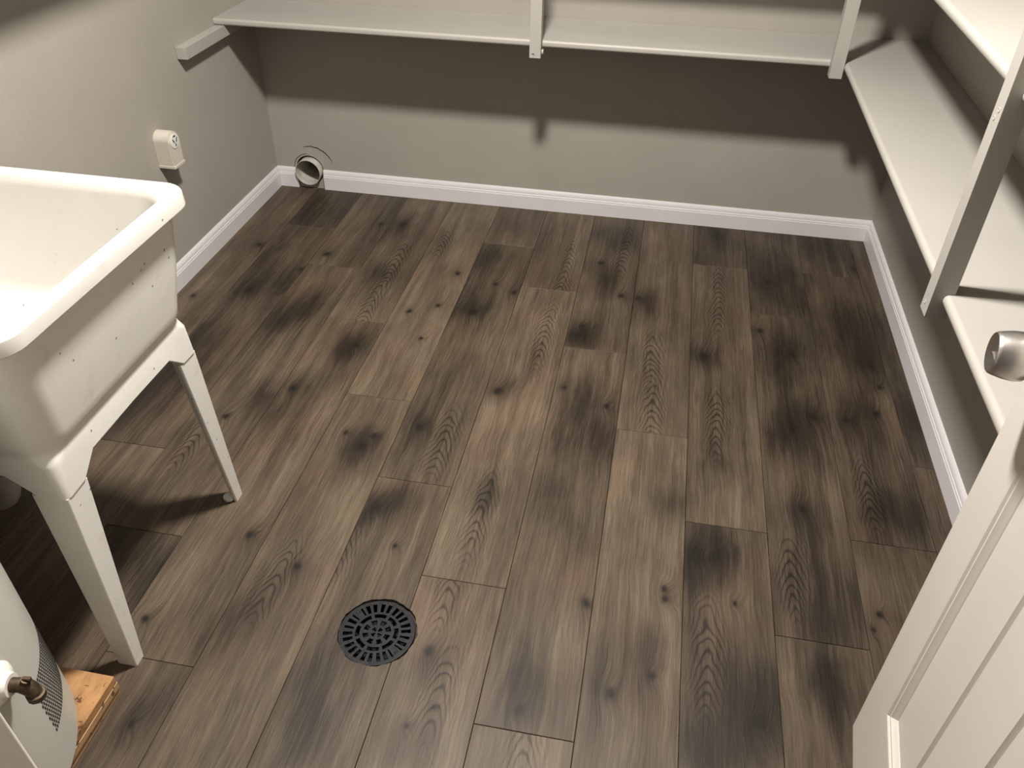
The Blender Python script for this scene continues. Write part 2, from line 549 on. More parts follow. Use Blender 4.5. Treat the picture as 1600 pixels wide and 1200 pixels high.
planks = []
mesh_cache = {}
for i in range(-1, 12):
    x0 = max(XL + 0.001, i * W + GAP)
    x1 = min(XR - 0.001, (i + 1) * W - GAP)
    yj = JOINT[i]
    while yj < 0.3: yj += L
    while yj * W > YMIN:
        ya, yb = yj * W - GAP, (yj - L) * W + GAP
        yj -= L
        oy, ox = ya, i * W
        ya2, yb2 = min(ya, YB - 0.001), max(yb, YMIN)
        if ya2 - yb2 < 0.01: continue
        pts = plank_outline(x0, x1, yb2, ya2)
        key = (round(x0 - ox, 4), round(x1 - ox, 4), round(yb2 - oy, 4), round(ya2 - oy, 4)) if len(pts) == 4 else None
        if key is not None and key in mesh_cache:
            me = mesh_cache[key]
        else:
            me = plank_mesh(pts, ox, oy)
            if key is not None: mesh_cache[key] = me
        o = bpy.data.objects.new('plank', me)
        o.location = (ox, oy, 0)
        link(o, floor)
        o['tone'] = random.uniform(-0.07, 0.07)
        planks.append((o, x0, x1, yb2, ya2, ox, oy))

# printed features of the decor, in plank-row coordinates on the floor: (x, y, size)
#FEATURES_BEGIN
KNOTS = [(-0.037, -0.503, 0.0119), (0.233, -0.519, 0.0117), (0.181, -0.640, 0.0065), (0.356, -0.249, 0.0089), (0.440, -0.236, 0.0125), (0.066, -0.806, 0.0125), (0.528, -1.050, 0.0114), (0.637, -0.825, 0.0091), (0.715, -0.971, 0.0072), (-0.100, -0.883, 0.0092), (0.734, -0.554, 0.0114), (0.751, -0.652, 0.0063), (0.721, -0.771, 0.0077), (0.844, -0.785, 0.0152), (0.882, -0.598, 0.0080), (0.955, -0.639, 0.0095), (1.224, -0.375, 0.0084), (1.315, -0.584, 0.0110), (1.372, -0.589, 0.0110), (1.204, -0.795, 0.0060), (1.201, -0.852, 0.0117), (1.644, -0.084, 0.0071), (1.814, -0.392, 0.0098), (1.770, -0.707, 0.0120), (1.594, -0.887, 0.0143), (1.862, -0.821, 0.0101), (1.822, -0.839, 0.0072), (2.094, -0.834, 0.0114), (2.106, -0.938, 0.0082), (2.125, -0.225, 0.0084), (0.292, -1.444, 0.0101), (0.422, -1.291, 0.0119), (0.477, -1.389, 0.0077), (0.638, -1.445, 0.0075), (0.716, -1.442, 0.0087), (0.698, -1.488, 0.0135), (0.801, -1.689, 0.0113), (0.826, -1.382, 0.0113), (0.542, -1.836, 0.0097), (1.005, -1.183, 0.0147), (1.194, -1.129, 0.0067), (1.179, -1.175, 0.0066), (1.321, -1.190, 0.0092), (1.900, -1.117, 0.0118), (1.987, -1.116, 0.0104), (2.077, -1.067, 0.0105), (2.071, -1.267, 0.0074), (2.048, -1.277, 0.0049), (1.837, -1.491, 0.0103), (1.844, -1.522, 0.0068), (0.686, -1.905, 0.0104), (0.424, -2.102, 0.0088), (0.525, -2.325, 0.0078), (0.637, -2.043, 0.0059), (0.888, -1.801, 0.0064), (1.037, -2.062, 0.0105), (1.344, -1.877, 0.0111), (1.245, -2.155, 0.0099), (1.414, -2.086, 0.0101), (1.493, -2.030, 0.0084), (1.081, -2.181, 0.0045), (1.040, -2.228, 0.0053), (1.577, -1.692, 0.0097), (1.481, -1.729, 0.0064), (1.510, -1.805, 0.0082), (1.512, -1.833, 0.0081), (1.527, -1.914, 0.0079), (1.666, -1.813, 0.0061), (1.703, -2.095, 0.0107), (1.973, -1.784, 0.0081), (1.954, -1.828, 0.0059)]
CLOUDS = [(0.064, -0.776, 0.084), (0.001, -0.584, 0.059), (0.070, -0.227, 0.075), (0.533, -1.066, 0.067), (0.422, -0.262, 0.073), (0.478, -0.599, 0.057), (0.279, -0.877, 0.063), (0.248, -0.961, 0.070), (0.061, -1.075, 0.068), (0.841, -0.750, 0.072), (0.852, -0.141, 0.074), (0.819, -0.409, 0.060), (1.259, -0.478, 0.067), (1.255, -0.173, 0.062), (1.406, -0.607, 0.052), (1.203, -0.855, 0.052), (1.814, -0.383, 0.116), (2.022, -0.050, 0.094), (1.770, -0.718, 0.053), (1.838, -0.829, 0.093), (1.594, -0.887, 0.047), (2.072, -0.598, 0.090), (2.119, -0.788, 0.068), (1.640, -0.053, 0.074), (0.422, -1.291, 0.047), (0.423, -1.417, 0.053), (0.335, -1.348, 0.046), (0.696, -1.509, 0.064), (0.826, -1.382, 0.060), (0.853, -1.678, 0.053), (0.801, -1.689, 0.033), (1.313, -1.318, 0.089), (1.320, -1.469, 0.049), (1.210, -1.599, 0.054), (1.310, -1.661, 0.059), (1.057, -1.603, 0.038), (1.006, -1.180, 0.039), (1.232, -1.164, 0.063), (1.863, -1.108, 0.078), (1.817, -1.201, 0.060), (1.845, -1.532, 0.060), (1.836, -1.327, 0.050), (1.638, -1.335, 0.044), (1.600, -1.613, 0.059), (1.626, -1.688, 0.051), (0.607, -2.074, 0.058), (0.836, -2.185, 0.059), (0.879, -2.275, 0.046), (1.047, -2.086, 0.039), (1.428, -2.043, 0.061), (1.342, -1.874, 0.042), (1.244, -2.085, 0.055), (1.306, -2.157, 0.053), (1.685, -2.061, 0.075), (1.623, -2.161, 0.061), (1.870, -1.803, 0.083), (1.850, -1.950, 0.045), (1.858, -2.035, 0.048), (1.597, -1.751, 0.050), (2.026, -1.060, 0.070), (2.147, -1.064, 0.062), (0.383, -1.993, 0.060), (0.517, -2.312, 0.041), (0.012, -1.473, 0.090), (0.021, -1.353, 0.094), (2.094, -1.450, 0.068), (0.887, -2.064, 0.040), (1.503, -1.547, 0.041), (1.486, -1.961, 0.040), (1.063, -2.244, 0.041), (0.581, -2.140, 0.039)]
ARCHES = [(1.104, -0.534, 0.326), (1.091, -0.860, 0.181), (1.045, -1.425, 0.101), (1.058, -1.659, 0.149), (1.440, -0.929, 0.135), (1.456, -1.177, 0.129), (1.641, -0.464, 0.305), (1.630, -1.198, 0.140), (1.660, -1.470, 0.138), (0.497, -0.572, 0.204), (0.502, -0.850, 0.098), (0.905, -1.427, 0.129), (1.075, -1.837, 0.092), (1.042, -1.916, 0.086), (1.087, -2.145, 0.098), (1.795, -1.711, 0.113), (1.605, -1.953, 0.140), (1.270, -2.236, 0.049), (0.623, -0.351, 0.100), (0.778, -1.838, 0.078), (0.250, -1.561, 0.106), (2.011, -1.399, 0.120), (1.298, -0.256, 0.198), (0.649, -1.940, 0.111)]
TONES = [(0.635, -1.096, 0.10), (0.709, -1.387, 0.05), (0.704, -0.574, -0.02), (0.608, -0.725, 0.12), (0.845, -0.589, -0.08), (0.868, -1.298, -0.05), (1.014, -0.367, 0.02), (1.065, -1.368, 0.04), (1.052, -1.702, 0.06), (1.070, -2.027, 0.05), (1.244, -0.548, -0.04), (1.259, -1.381, 0.02), (1.282, -1.903, 0.00), (1.271, -2.242, 0.06), (1.456, -0.368, -0.05), (1.455, -1.779, 0.06), (1.446, -1.058, 0.00), (1.639, -0.132, -0.08), (1.650, -1.016, -0.02), (1.625, -1.918, -0.04), (1.842, -0.286, -0.12), (1.807, -1.394, -0.05), (1.822, -2.028, -0.04), (2.064, -0.092, -0.10), (2.004, -1.093, -0.06), (2.028, -1.665, -0.10), (2.158, -0.780, -0.12), (2.110, -1.447, -0.08), (0.035, -0.205, -0.12), (0.181, -0.857, -0.06), (0.427, -1.551, 0.00), (0.320, -0.416, -0.05), (0.341, -0.863, 0.03), (0.294, -1.167, 0.00), (0.422, -1.890, -0.02), (0.349, -0.194, -0.02), (0.439, -0.761, 0.00), (0.484, -1.128, -0.02), (0.506, -1.726, 0.02), (0.545, -2.279, 0.02), (0.497, -0.162, 0.00), (0.506, -0.376, 0.04), (0.677, -1.935, 0.03), (0.808, -2.079, 0.02), (0.847, -1.764, 0.02)]
#FEATURES_END
def spread(lst, key, mx):
    cnt = {}
    for (fx, fy, s) in sorted(lst, key=lambda q: -q[2]):
        for (o, x0, x1, y0, y1, ox, oy) in planks:
            if x0 - 0.001 <= fx < x1 + 0.001 and y0 <= fy < y1:
                k = cnt.get(o.name, 0) + 1
                if k <= mx:
                    cnt[o.name] = k
                    o['%s%d' % (key, k)] = (fx - ox, fy - oy, s)
                break
spread(KNOTS, 'knot', NK)
spread(CLOUDS, 'cloud', NC)
spread(ARCHES, 'arch', NA)
for (fx, fy, t) in TONES:
    for (o, x0, x1, y0, y1, ox, oy) in planks:
        if x0 <= fx < x1 and y0 <= fy < y1:
            o['tone'] = t

# ------------------------------------------------------------------ door
ang = math.radians(7.5)
DL = 0.755
latch = Vector((1.877, -2.071, 0.012))
dvec = Vector((-math.sin(ang), -math.cos(ang), 0))          # latch -> hinge
# local frame: +x = hinge -> latch along the door, +y = out of the visible face, z up
hinge = latch + dvec * DL
door = empty('door_1', hinge, (0, 0, math.atan2(-dvec.y, -dvec.x)))
tag(door, kind='structure')
# local +y is 90 deg CCW from +x, i.e. towards -X (the visible face)
TH = 0.035
DH = 2.02
ST, BR, LR, TR = 0.100, 0.205, 0.115, 0.115
LZ0 = 0.83
def dpart(name, x0, x1, z0, z1, y0=-TH, y1=0.0, bev=0.0, parent=door, mat=None):
    return obj(name, box(nb(), x0, x1, y0, y1, z0, z1, bev, 2), mat or M_door, parent, smooth=40)
dpart('stile', 0, ST, 0, DH)
dpart('stile', DL - ST, DL, 0, DH)
dpart('rail', ST, DL - ST, 0, BR)
dpart('rail', ST, DL - ST, LZ0, LZ0 + LR)
dpart('rail', ST, DL - ST, DH - TR, DH)
MP = [(0.0, 0.0), (0.006, -0.0005), (0.010, -0.0035), (0.014, -0.0035), (0.019, -0.0075), (0.024, -0.0095), (0.026, -0.0115), (0.026, -0.016), (0.0, -0.016)]
for (z0, z1) in ((BR, LZ0), (LZ0 + LR, DH - TR)):
    # mitred moulding: four lengths
    x0, x1 = ST, DL - ST
    bm = nb(); prism(bm, MP, lambda p: Vector((x0 + p[0], p[1], z0 + p[0])), lambda p: Vector((x0 + p[0], p[1], z1 - p[0]))); obj('moulding', bm, M_door, door, smooth=25)
    bm = nb(); prism(bm, MP, lambda p: Vector((x1 - p[0], p[1], z0 + p[0])), lambda p: Vector((x1 - p[0], p[1], z1 - p[0]))); obj('moulding', bm, M_door, door, smooth=25)
    bm = nb(); prism(bm, MP, lambda p: Vector((x0 + p[0], p[1], z0 + p[0])), lambda p: Vector((x1 - p[0], p[1], z0 + p[0]))); obj('moulding', bm, M_door, door, smooth=25)
    bm = nb(); prism(bm, MP, lambda p: Vector((x0 + p[0], p[1], z1 - p[0])), lambda p: Vector((x1 - p[0], p[1], z1 - p[0]))); obj('moulding', bm, M_door, door, smooth=25)
    # four panel boards with V grooves between them
    a, b = x0 + 0.026, x1 - 0.026
    n4 = 4
    wd = (b - a) / n4
    for k in range(n4):
        p0, p1 = a + k * wd, a + (k + 1) * wd
        c0 = 0.0065 if k > 0 else 0.0
        c1 = 0.0065 if k < n4 - 1 else 0.0
        prof = [(p0, -0.024), (p0, -0.017 if c0 else -0.0115), (p0 + c0, -0.0115), (p1 - c1, -0.0115), (p1, -0.017 if c1 else -0.0115), (p1, -0.024)]
        prof = [q for i, q in enumerate(prof) if i == 0 or q != prof[i - 1]]
        bm = nb(); prism(bm, prof, lambda p: Vector((p[0], p[1], z0)), lambda p: Vector((p[0], p[1], z1))); obj('panel_board', bm, M_door, door)
# knob on the visible face
KX, KZ = DL - 0.062, 0.915 - 0.012
knob = obj('door_knob', (lambda b: (lathe(b, [(0.0125, 0.006), (0.0125, 0.018), (0.0150, 0.024), (0.0230, 0.028), (0.0290, 0.034), (0.0305, 0.042), (0.0295, 0.054), (0.0268, 0.066), (0.0256, 0.0695), (0.0242, 0.0710), (0.0220, 0.0708), (0.0120, 0.0690), (0.0, 0.0685)], 48, 'Y', (KX, 0, KZ), True), b)[1])(nb()), M_nickel, door, smooth=35)
obj('rosette', (lambda b: (lathe(b, [(0.0325, 0.0), (0.0325, 0.003), (0.029, 0.007), (0.016, 0.0085), (0.0, 0.0085)], 48, 'Y', (KX, 0, KZ), True), b)[1])(nb()), M_nickel, knob, smooth=35)
bm = nb(); box(bm, KX - 0.0200, KX + 0.0012, 0.0680, 0.0706, KZ - 0.0006, KZ + 0.0006); obj('lock_turn', bm, M_nickel, knob)
for hz in (0.22, 1.0, 1.78):
    obj('hinge', (lambda b: (lathe(b, [(0.006, hz - 0.045), (0.006, hz + 0.045)], 16, 'Z', (-0.004, -0.001, 0)), b)[1])(nb()), M_nickel, door, smooth=40)

# ------------------------------------------------------------------ shelves
SZ, UZ = 0.730, 1.090              # tops of lower and upper shelves
ST_T = 0.022
BY = -0.280                        # front of the back shelves
RX = 1.900                         # front of the right shelves
POST = 0.038
BPOSTS = [(0.9305, 0.9675), (1.863, 1.901)]
RPOST = (-1.661, -1.624)

def shelf(name, outline, front_test, z, label, parent=None):
    """board from an outline; the free front edge is rounded over"""
    bm = nb()
    a, b = prism(bm, outline, lambda p: Vector((p[0], p[1], z - ST_T)), lambda p: Vector((p[0], p[1], z)))
    es = []
    for e in bm.edges:
        v0, v1 = e.verts
        if abs(v0.co.z - v1.co.z) < 1e-6 and front_test(v0.co) and front_test(v1.co):
            es.append(e)
    bmesh.ops.bevel(bm, geom=es, offset=0.0100, segments=5, profile=0.5, affect='EDGES', clamp_overlap=True)
    o = obj(name, bm, M_shelf, parent, smooth=35)
    tag(o, label, 'shelf', 'painted wall shelves')
    return o

def back_outline():
    pts = [(XL + 0.001, YB - 0.001), (XL + 0.001, BY)]
    x0, x1 = BPOSTS[0]
    pts += [(x0 - 0.0004, BY), (x0 - 0.0004, BY + 0.008), (x1 + 0.0004, BY + 0.008), (x1 + 0.0004, BY)]
    x0, x1 = BPOSTS[1]
    pts += [(x0 - 0.0004, BY), (x0 - 0.0004, BY + 0.008), (x1 + 0.0004, BY + 0.008), (x1 + 0.0004, BY)]
    pts += [(XR - 0.001, BY), (XR - 0.001, YB - 0.001)]
    return pts
def right_outline(y_near):
    pts = [(XR - 0.001, BY - 0.0008), (RX + 0.0015, BY - 0.0008)]
    y0, y1 = RPOST
    pts[1] = (BPOSTS[1][1] + 0.0006, BY - 0.0008)
    d = 0.0185
    pts += [(pts[1][0], y1 + 0.0004), (pts[1][0] + d, y1 + 0.0004), (pts[1][0] + d, y0 - 0.0004), (pts[1][0], y0 - 0.0004), (pts[1][0], y_near), (XR - 0.001, y_near)]
    return pts
for z, nm in ((SZ, 'lower'), (UZ, 'upper')):
    shelf('wall_shelf', back_outline(), lambda c: abs(c.y - BY) < 1e-4 and c.x < BPOSTS[1][0] + 0.001, z,
          'long painted shelf board along the back wall above the dryer vent' if nm == 'lower' else 'upper painted shelf board on the back wall above the long lower shelf')
    shelf('wall_shelf', right_outline(-2.035 if nm == 'lower' else -2.035), lambda c: abs(c.x - BPOSTS[1][1] - 0.0006) < 1e-4, z,
          'lower painted shelf board along the right wall behind the door knob' if nm == 'lower' else 'upper painted shelf board on the right wall at the top right corner')

def post(x0, x1, y0, y1, z0, z1, label, holes):
    t = empty('shelf_post', ((x0 + x1) / 2, (y0 + y1) / 2, z0))
    tag(t, label, 'post', 'upright shelf posts')
    cx, cy = (x0 + x1) / 2, (y0 + y1) / 2
    obj('post_body', box(nb(), x0 - cx, x1 - cx, y0 - cy, y1 - cy, 0, z1 - z0, 0.0012, 2), M_shelf, t, smooth=40)
    for (fx, hz, face) in holes:
        bm = nb()
        prof = [(0.0042, -0.001), (0.0042, 0.0006), (0.003, 0.0010), (0.0018, 0.0002), (0.0, 0.0002)]
        if face == 'Y':
            lathe(bm, [(r, -h) for r, h in prof], 14, 'Y', (fx, y0 - cy, hz - z0))
        else:
            lathe(bm, [(r, -h) for r, h in prof], 14, 'X', (x0 - cx, fx, hz - z0))
        obj('screw', bm, M_screw if hz < 0.71 and face == 'Y' else M_shelf, t, smooth=40)
    return t
PY0 = BY - 0.030
p1 = post(*BPOSTS[0], PY0, BY + 0.0075, 0.682, CEIL, 'slim white upright post at the middle of the back shelf', [(-0.006, 0.694, 'Y'), (-0.003, 0.812, 'Y')])
obj('bracket_tab', (lambda b: (lathe(b, [(0.0085, 0.0), (0.0085, 0.004), (0.007, 0.0055), (0.0, 0.0055)], 20, 'X', (0.0185, 0.008, 0.014)), b)[1])(nb()), M_shelf, p1, smooth=35)
post(*BPOSTS[1], PY0, BY + 0.0075, 0.684, CEIL, 'white upright post in the corner where back and right shelves meet', [])
post(1.882, 1.9195, *RPOST, 0.680, CEIL, 'white upright post with a shaded side in front of the right shelf', [(0.004, 1.035, 'X'), (-0.004, 1.050, 'X'), (0.003, 0.700, 'X')])

# cleats that carry the shelves
def cleat(x0, x1, y0, y1, z1, label):
    o = obj('shelf_cleat', box(nb(), x0, x1, y0, y1, z1 - 0.037, z1, 0.0015, 2), M_shelf, smooth=40)
    tag(o, label, 'cleat', 'wooden cleats under the shelves')
cleat(XL + 0.0005, XL + 0.036, -0.546, YB - 0.020, SZ - ST_T - 0.0005, 'short wooden cleat on the left wall sticking out past the shelf')
cleat(XL + 0.0005, XR - 0.0005, YB - 0.0195, YB - 0.0005, SZ - ST_T - 0.0005, 'long wooden cleat on the back wall hidden under the lower shelf')
cleat(XR - 0.0195, XR - 0.0005, -2.03, YB - 0.020, SZ - ST_T - 0.0005, 'long wooden cleat on the right wall under the lower shelf')
cleat(XL + 0.0005, XR - 0.0005, YB - 0.0195, YB - 0.0005, UZ - ST_T - 0.0005, 'long wooden cleat on the back wall under the upper shelf')
cleat(XR - 0.0195, XR - 0.0005, -2.03, YB - 0.020, UZ - ST_T - 0.0005, 'long wooden cleat on the right wall under the upper shelf')
# unseen shelf, added above the tub to cast the shadow on the left wall
bm = nb(); box(bm, XL + 0.001, XL + 0.300, -2.70, -0.85, 1.27, 1.288, 0.006, 3)
tag(obj('wall_shelf', bm, M_shelf, smooth=35), 'unseen shelf board added above the utility tub to shade the left wall', 'shelf', 'painted wall shelves')

# ------------------------------------------------------------------ utility tub
TCX, TCY = 0.220, -1.976
tub = empty('utility_tub', (TCX, TCY, 0))
tag(tub, 'white plastic freestanding utility tub with tapered legs', 'utility sink')
def rring(hx, hy, r, z, side=(0.0,), nc=7, cx=0.0, cy=0.0):
    """rounded-rectangle ring, CCW from the right side; side = list of fractions along each straight"""
    pts = []
    corners = [(hx - r, hy - r, 0), (-(hx - r), hy - r, 90), (-(hx - r), -(hy - r), 180), (hx - r, -(hy - r), 270)]
    for (x, y, a) in corners:
        for k in range(nc + 1):
            t = math.radians(a + 90 * k / nc)
            pts.append([cx + x + r * math.cos(t), cy + y + r * math.sin(t)])
    out = []
    n = len(pts)
    per = nc + 1
    for c in range(4):
        seg = pts[c * per:(c + 1) * per]
        nxt = pts[((c + 1) * per) % n]
        out += [(p[0], p[1], 'c') for p in seg]
        last = seg[-1]
        for f in side:
            if 0 < f < 1:
                out.append((last[0] + (nxt[0] - last[0]) * f, last[1] + (nxt[1] - last[1]) * f, f))
    return [(p[0], p[1], z(p) if callable(z) else z) for p in out]
SIDE = (0.09, 0.19, 0.5, 0.81, 0.91)
def zskirt(p):
    f = p[2]
    if f == 'c': return 0.466
    return {0.09: 0.468, 0.19: 0.505, 0.5: 0.507, 0.81: 0.505, 0.91: 0.468}[f]
def zskirt_in(p): return zskirt(p) + 0.001
bm = nb()
prof = [
    # inside, from the floor up
    (0.150, 0.130, 0.060, 0.560), (0.190, 0.170, 0.075, 0.564), (0.216, 0.190, 0.072, 0.580), (0.226, 0.200, 0.068, 0.605),
    (0.262, 0.238, 0.058, 0.800), (0.270, 0.245, 0.054, 0.815), (0.275, 0.250, 0.052, 0.8195),
    # rim
    (0.2960, 0.2710, 0.052, 0.8205), (0.2990, 0.2740, 0.052, 0.8190), (0.3000, 0.2750, 0.052, 0.8160), (0.3010, 0.2760, 0.052, 0.7940), (0.2995, 0.2745, 0.052, 0.7915), (0.2835, 0.2585, 0.050, 0.7915),
    # body
    (0.281, 0.256, 0.050, 0.786), (0.272, 0.246, 0.052, 0.690), (0.2585, 0.2325, 0.056, 0.590), (0.2560, 0.2300, 0.056, 0.574), (0.2510, 0.2255, 0.054, 0.562),
    (0.2485, 0.2230, 0.045, 0.554), (0.2485, 0.2230, 0.036, 0.545), (0.2505, 0.2235, 0.022, 0.532),
]
rings = [rring(hx, hy, r, z, SIDE) for hx, hy, r, z in prof]
rings.append(rring(0.2515, 0.2245, 0.013, zskirt, SIDE))
rings.append(rring(0.2465, 0.2190, 0.014, zskirt_in, SIDE))
rings.append(rring(0.236, 0.212, 0.02, 0.535, SIDE))
VR = [[bm.verts.new(p) for p in ring] for ring in rings]
for a, b in zip(VR, VR[1:]):
    n = len(a)
    for k in range(n):
        j = (k + 1) % n
        bm.faces.new((a[k], a[j], b[j], b[k]))
bm.faces.new(VR[0]); bm.faces.new(VR[-1][::-1])
basin = obj('basin', bm, M_tub, tub, smooth=50)
bm = nb(); lathe(bm, [(0.040, 0.5605), (0.040, 0.562), (0.034, 0.5635), (0.026, 0.5615), (0.0, 0.5615)], 32, 'Z', (-0.024, -0.090, 0))
obj('drain_strainer', bm, M_nickel, basin, smooth=35)
# legs: tapered angle sections, local to the tub; (sx, sy) = outer corner
def leg(sx, sy, top, bot, zt=0.4655, foot=None):
    """top/bot: (outer x, outer y, width along x, width along y, wall)"""
    bm = nb()
    def ring(q, z):
        ox, oy, wx, wy, t = q
        p = [(0, 0), (wx, 0), (wx, t), (t, t), (t, wy), (0, wy)]
        return [bm.verts.new((sx * (ox - a_), sy * (oy - b_), z)) for a_, b_ in p]
    a, b = ring(bot, 0.0), ring(top, zt)
    bm.faces.new(a[::-1]); bm.faces.new(b)
    for k in range(6):
        j = (k + 1) % 6
        bm.faces.new((a[k], a[j], b[j], b[k]))
    up_e = [e for e in bm.edges if abs(e.verts[0].co.z - e.verts[1].co.z) > 0.1]
    bmesh.ops.bevel(bm, geom=up_e, offset=0.003, segments=3, profile=0.5, affect='EDGES')
    o = obj('leg', bm, M_tub, tub, smooth=50)
    if foot:
        bm = nb(); lathe(bm, [(0.010, 0.0), (0.013, 0.002), (0.013, 0.010), (0.010, 0.012)], 24, 'Z', (foot[0], foot[1], 0))
        obj('leveling_foot', bm, M_tub, o, smooth=40)
leg(1, 1, (0.2495, 0.2225, 0.062, 0.060, 0.009), (0.245, 0.263, 0.030, 0.030, 0.009), foot=(0.2215, 0.2385))
leg(1, -1, (0.2495, 0.2225, 0.068, 0.058, 0.012), (0.2495, 0.2340, 0.042, 0.027, 0.012))
leg(-1, 1, (0.2495, 0.2225, 0.062, 0.060, 0.009), (0.245, 0.263, 0.030, 0.030, 0.009))
leg(-1, -1, (0.2495, 0.2225, 0.068, 0.058, 0.012), (0.2495, 0.2340, 0.042, 0.027, 0.012))
# waste pipe and trap under the basin
bm = nb()
TX, TY = -0.024, -0.090
tpts = [(TX, TY, 0.556), (TX, TY, 0.40), (TX, TY, 0.320)]
for k in range(1, 13):
    t = PI * k / 12
    tpts.append((TX - 0.045 + 0.045 * math.cos(t), TY, 0.320 - 0.046 * math.sin(t)))
tpts += [(TX - 0.09, TY, 0.37)]
for k in range(1, 7):
    t = PI / 2 * k / 6
    tpts.append((TX - 0.09 - 0.05 * (1 - math.cos(t)), TY, 0.37 + 0.05 * math.sin(t)))
tpts += [(XL - TCX + 0.002, TY, 0.42)]
tube(bm, tpts, 0.025, 20)
trap = obj('trap_pipe', bm, M_pvc, tub, smooth=50)
for nx, nz in ((TX, 0.335), (TX - 0.09, 0.345)):
    bm = nb(); lathe(bm, [(0.026, nz), (0.033, nz + 0.002), (0.033, nz + 0.030), (0.026, nz + 0.033)], 24, 'Z', (nx, TY, 0)); obj('slip_nut', bm, M_pvc, trap, smooth=35)

# ------------------------------------------------------------------ water heater on a plywood platform
PZ = 0.055
ply = empty('plywood_platform', (0.16, -2.53, 0))
tag(ply, 'rough plywood platform with splintered edges under the water heater', 'plywood board')
px0, px1, py0, py1 = -0.29, 0.311, -0.27, 0.262
obj('plywood_sheet', box(nb(), px0, px1, py0, py1, PZ - 0.020, PZ, 0.0015, 1), M_ply, ply)
bm = nb(); box(bm, px0, px1 + 0.001, py0, py1 + 0.001, PZ - 0.037, PZ - 0.0205, 0.001, 1); obj('plywood_sheet', bm, M_plyedge, ply)
bm = nb(); box(bm, px0, px1 - 0.002, py0, py1, 0.0005, PZ - 0.0375, 0.001, 1); obj('plywood_sheet', bm, M_plyedge, ply)

HC = (0.240, -2.531)
HR = 0.278
heater = empty('water_heater', (HC[0], HC[1], PZ))
tag(heater, 'pale enamelled cylindrical water heater with drain valve and vent slots', 'water heater')
hz = lambda z: z - PZ
bm = nb()
lathe(bm, [(HR - 0.012, hz(0.064)), (HR - 0.002, hz(0.066)), (HR, hz(0.072)), (HR, hz(1.30)), (HR - 0.01, hz(1.33)), (HR - 0.06, hz(1.35)), (0.05, hz(1.36))], 96)
jacket = obj('tank_jacket', bm, M_heater, heater, smooth=40)
bm = nb(); lathe(bm, [(HR - 0.016, 0.0005), (HR - 0.010, 0.002), (HR - 0.010, hz(0.0635))], 96); obj('base_ring', bm, M_galv, heater, smooth=40)
bm = nb(); lathe(bm, [(0.05, hz(1.36)), (0.05, hz(2.43))], 32); obj('flue_pipe', bm, M_galv, heater, smooth=40)
bm = nb()
rows, pitch_z, pitch_a = 14, 0.0086, math.radians(1.36)
for r in range(rows):
    z = 0.163 + r * pitch_z
    for c in range(34):
        a = math.radians(20.2) + (c + (0.5 if r % 2 else 0)) * pitch_a
        ca, sa = math.cos(a), math.sin(a)
        def P(dt, dz, dr):
            return Vector(((HR + dr) * ca - dt * sa, (HR + dr) * sa + dt * ca, hz(z) + dz))
        wv, hv = 0.0019, 0.0033
        q0 = [P(-wv, -hv, -0.001), P(wv, -hv, -0.001), P(wv, hv, -0.001), P(-wv, hv, -0.001)]
        q1 = [P(-wv, -hv, 0.0004), P(wv, -hv, 0.0004), P(wv, hv, 0.0004), P(-wv, hv, 0.0004)]
        A = [bm.verts.new(p) for p in q0]; B = [bm.verts.new(p) for p in q1]
        bm.faces.new(B)
        for k in range(4):
            j = (k + 1) % 4
            bm.faces.new((A[k], A[j], B[j], B[k]))
tag(obj('vent_slots', bm, M_gap, jacket), kind='stuff')
# drain valve
va = math.radians(10.0)
vz = hz(0.375)
vdir = Vector((math.cos(va), math.sin(va), 0))
vtan = Vector((-math.sin(va), math.cos(va), 0))
vmat = Matrix((vdir, vtan, Vector((0, 0, 1)))).transposed().to_4x4()
vmat.translation = vdir * (HR - 0.002) + Vector((0, 0, vz))
def vpart(name, bm, mat, parent=heater):
    bm.transform(vmat)
    return obj(name, bm, mat, parent, smooth=40)
bm = nb(); lathe(bm, [(0.034, 0.0), (0.034, 0.003), (0.030, 0.008), (0.020, 0.013), (0.0175, 0.022), (0.010, 0.022)], 36, 'X'); valve = vpart('valve_collar', bm, M_collar)
bm = nb()
tube(bm, [(0.018, 0, 0), (0.034, 0, 0), (0.041, 0, -0.002), (0.047, 0, -0.009), (0.050, 0, -0.019)], [0.0110, 0.0110, 0.0122, 0.0118, 0.0108], 20)
vb = vpart('drain_valve', bm, M_brass)
bm = nb(); lathe(bm, [(0.0108, -0.030), (0.0140, -0.029), (0.0140, -0.020), (0.0112, -0.018)], 12, 'Z', (0.050, 0, 0)); vpart('hose_thread', bm, M_brass, vb)
bm = nb(); tube(bm, [(0.043, 0, 0.004), (0.048, 0, 0.015)], [0.0078, 0.0068], 12); vpart('valve_stem', bm, M_brass, vb)
bm = nb(); box(bm, 0.043, 0.056, -0.003, 0.003, 0.013, 0.019, 0.001, 1); vpart('stem_head', bm, M_brass, vb)

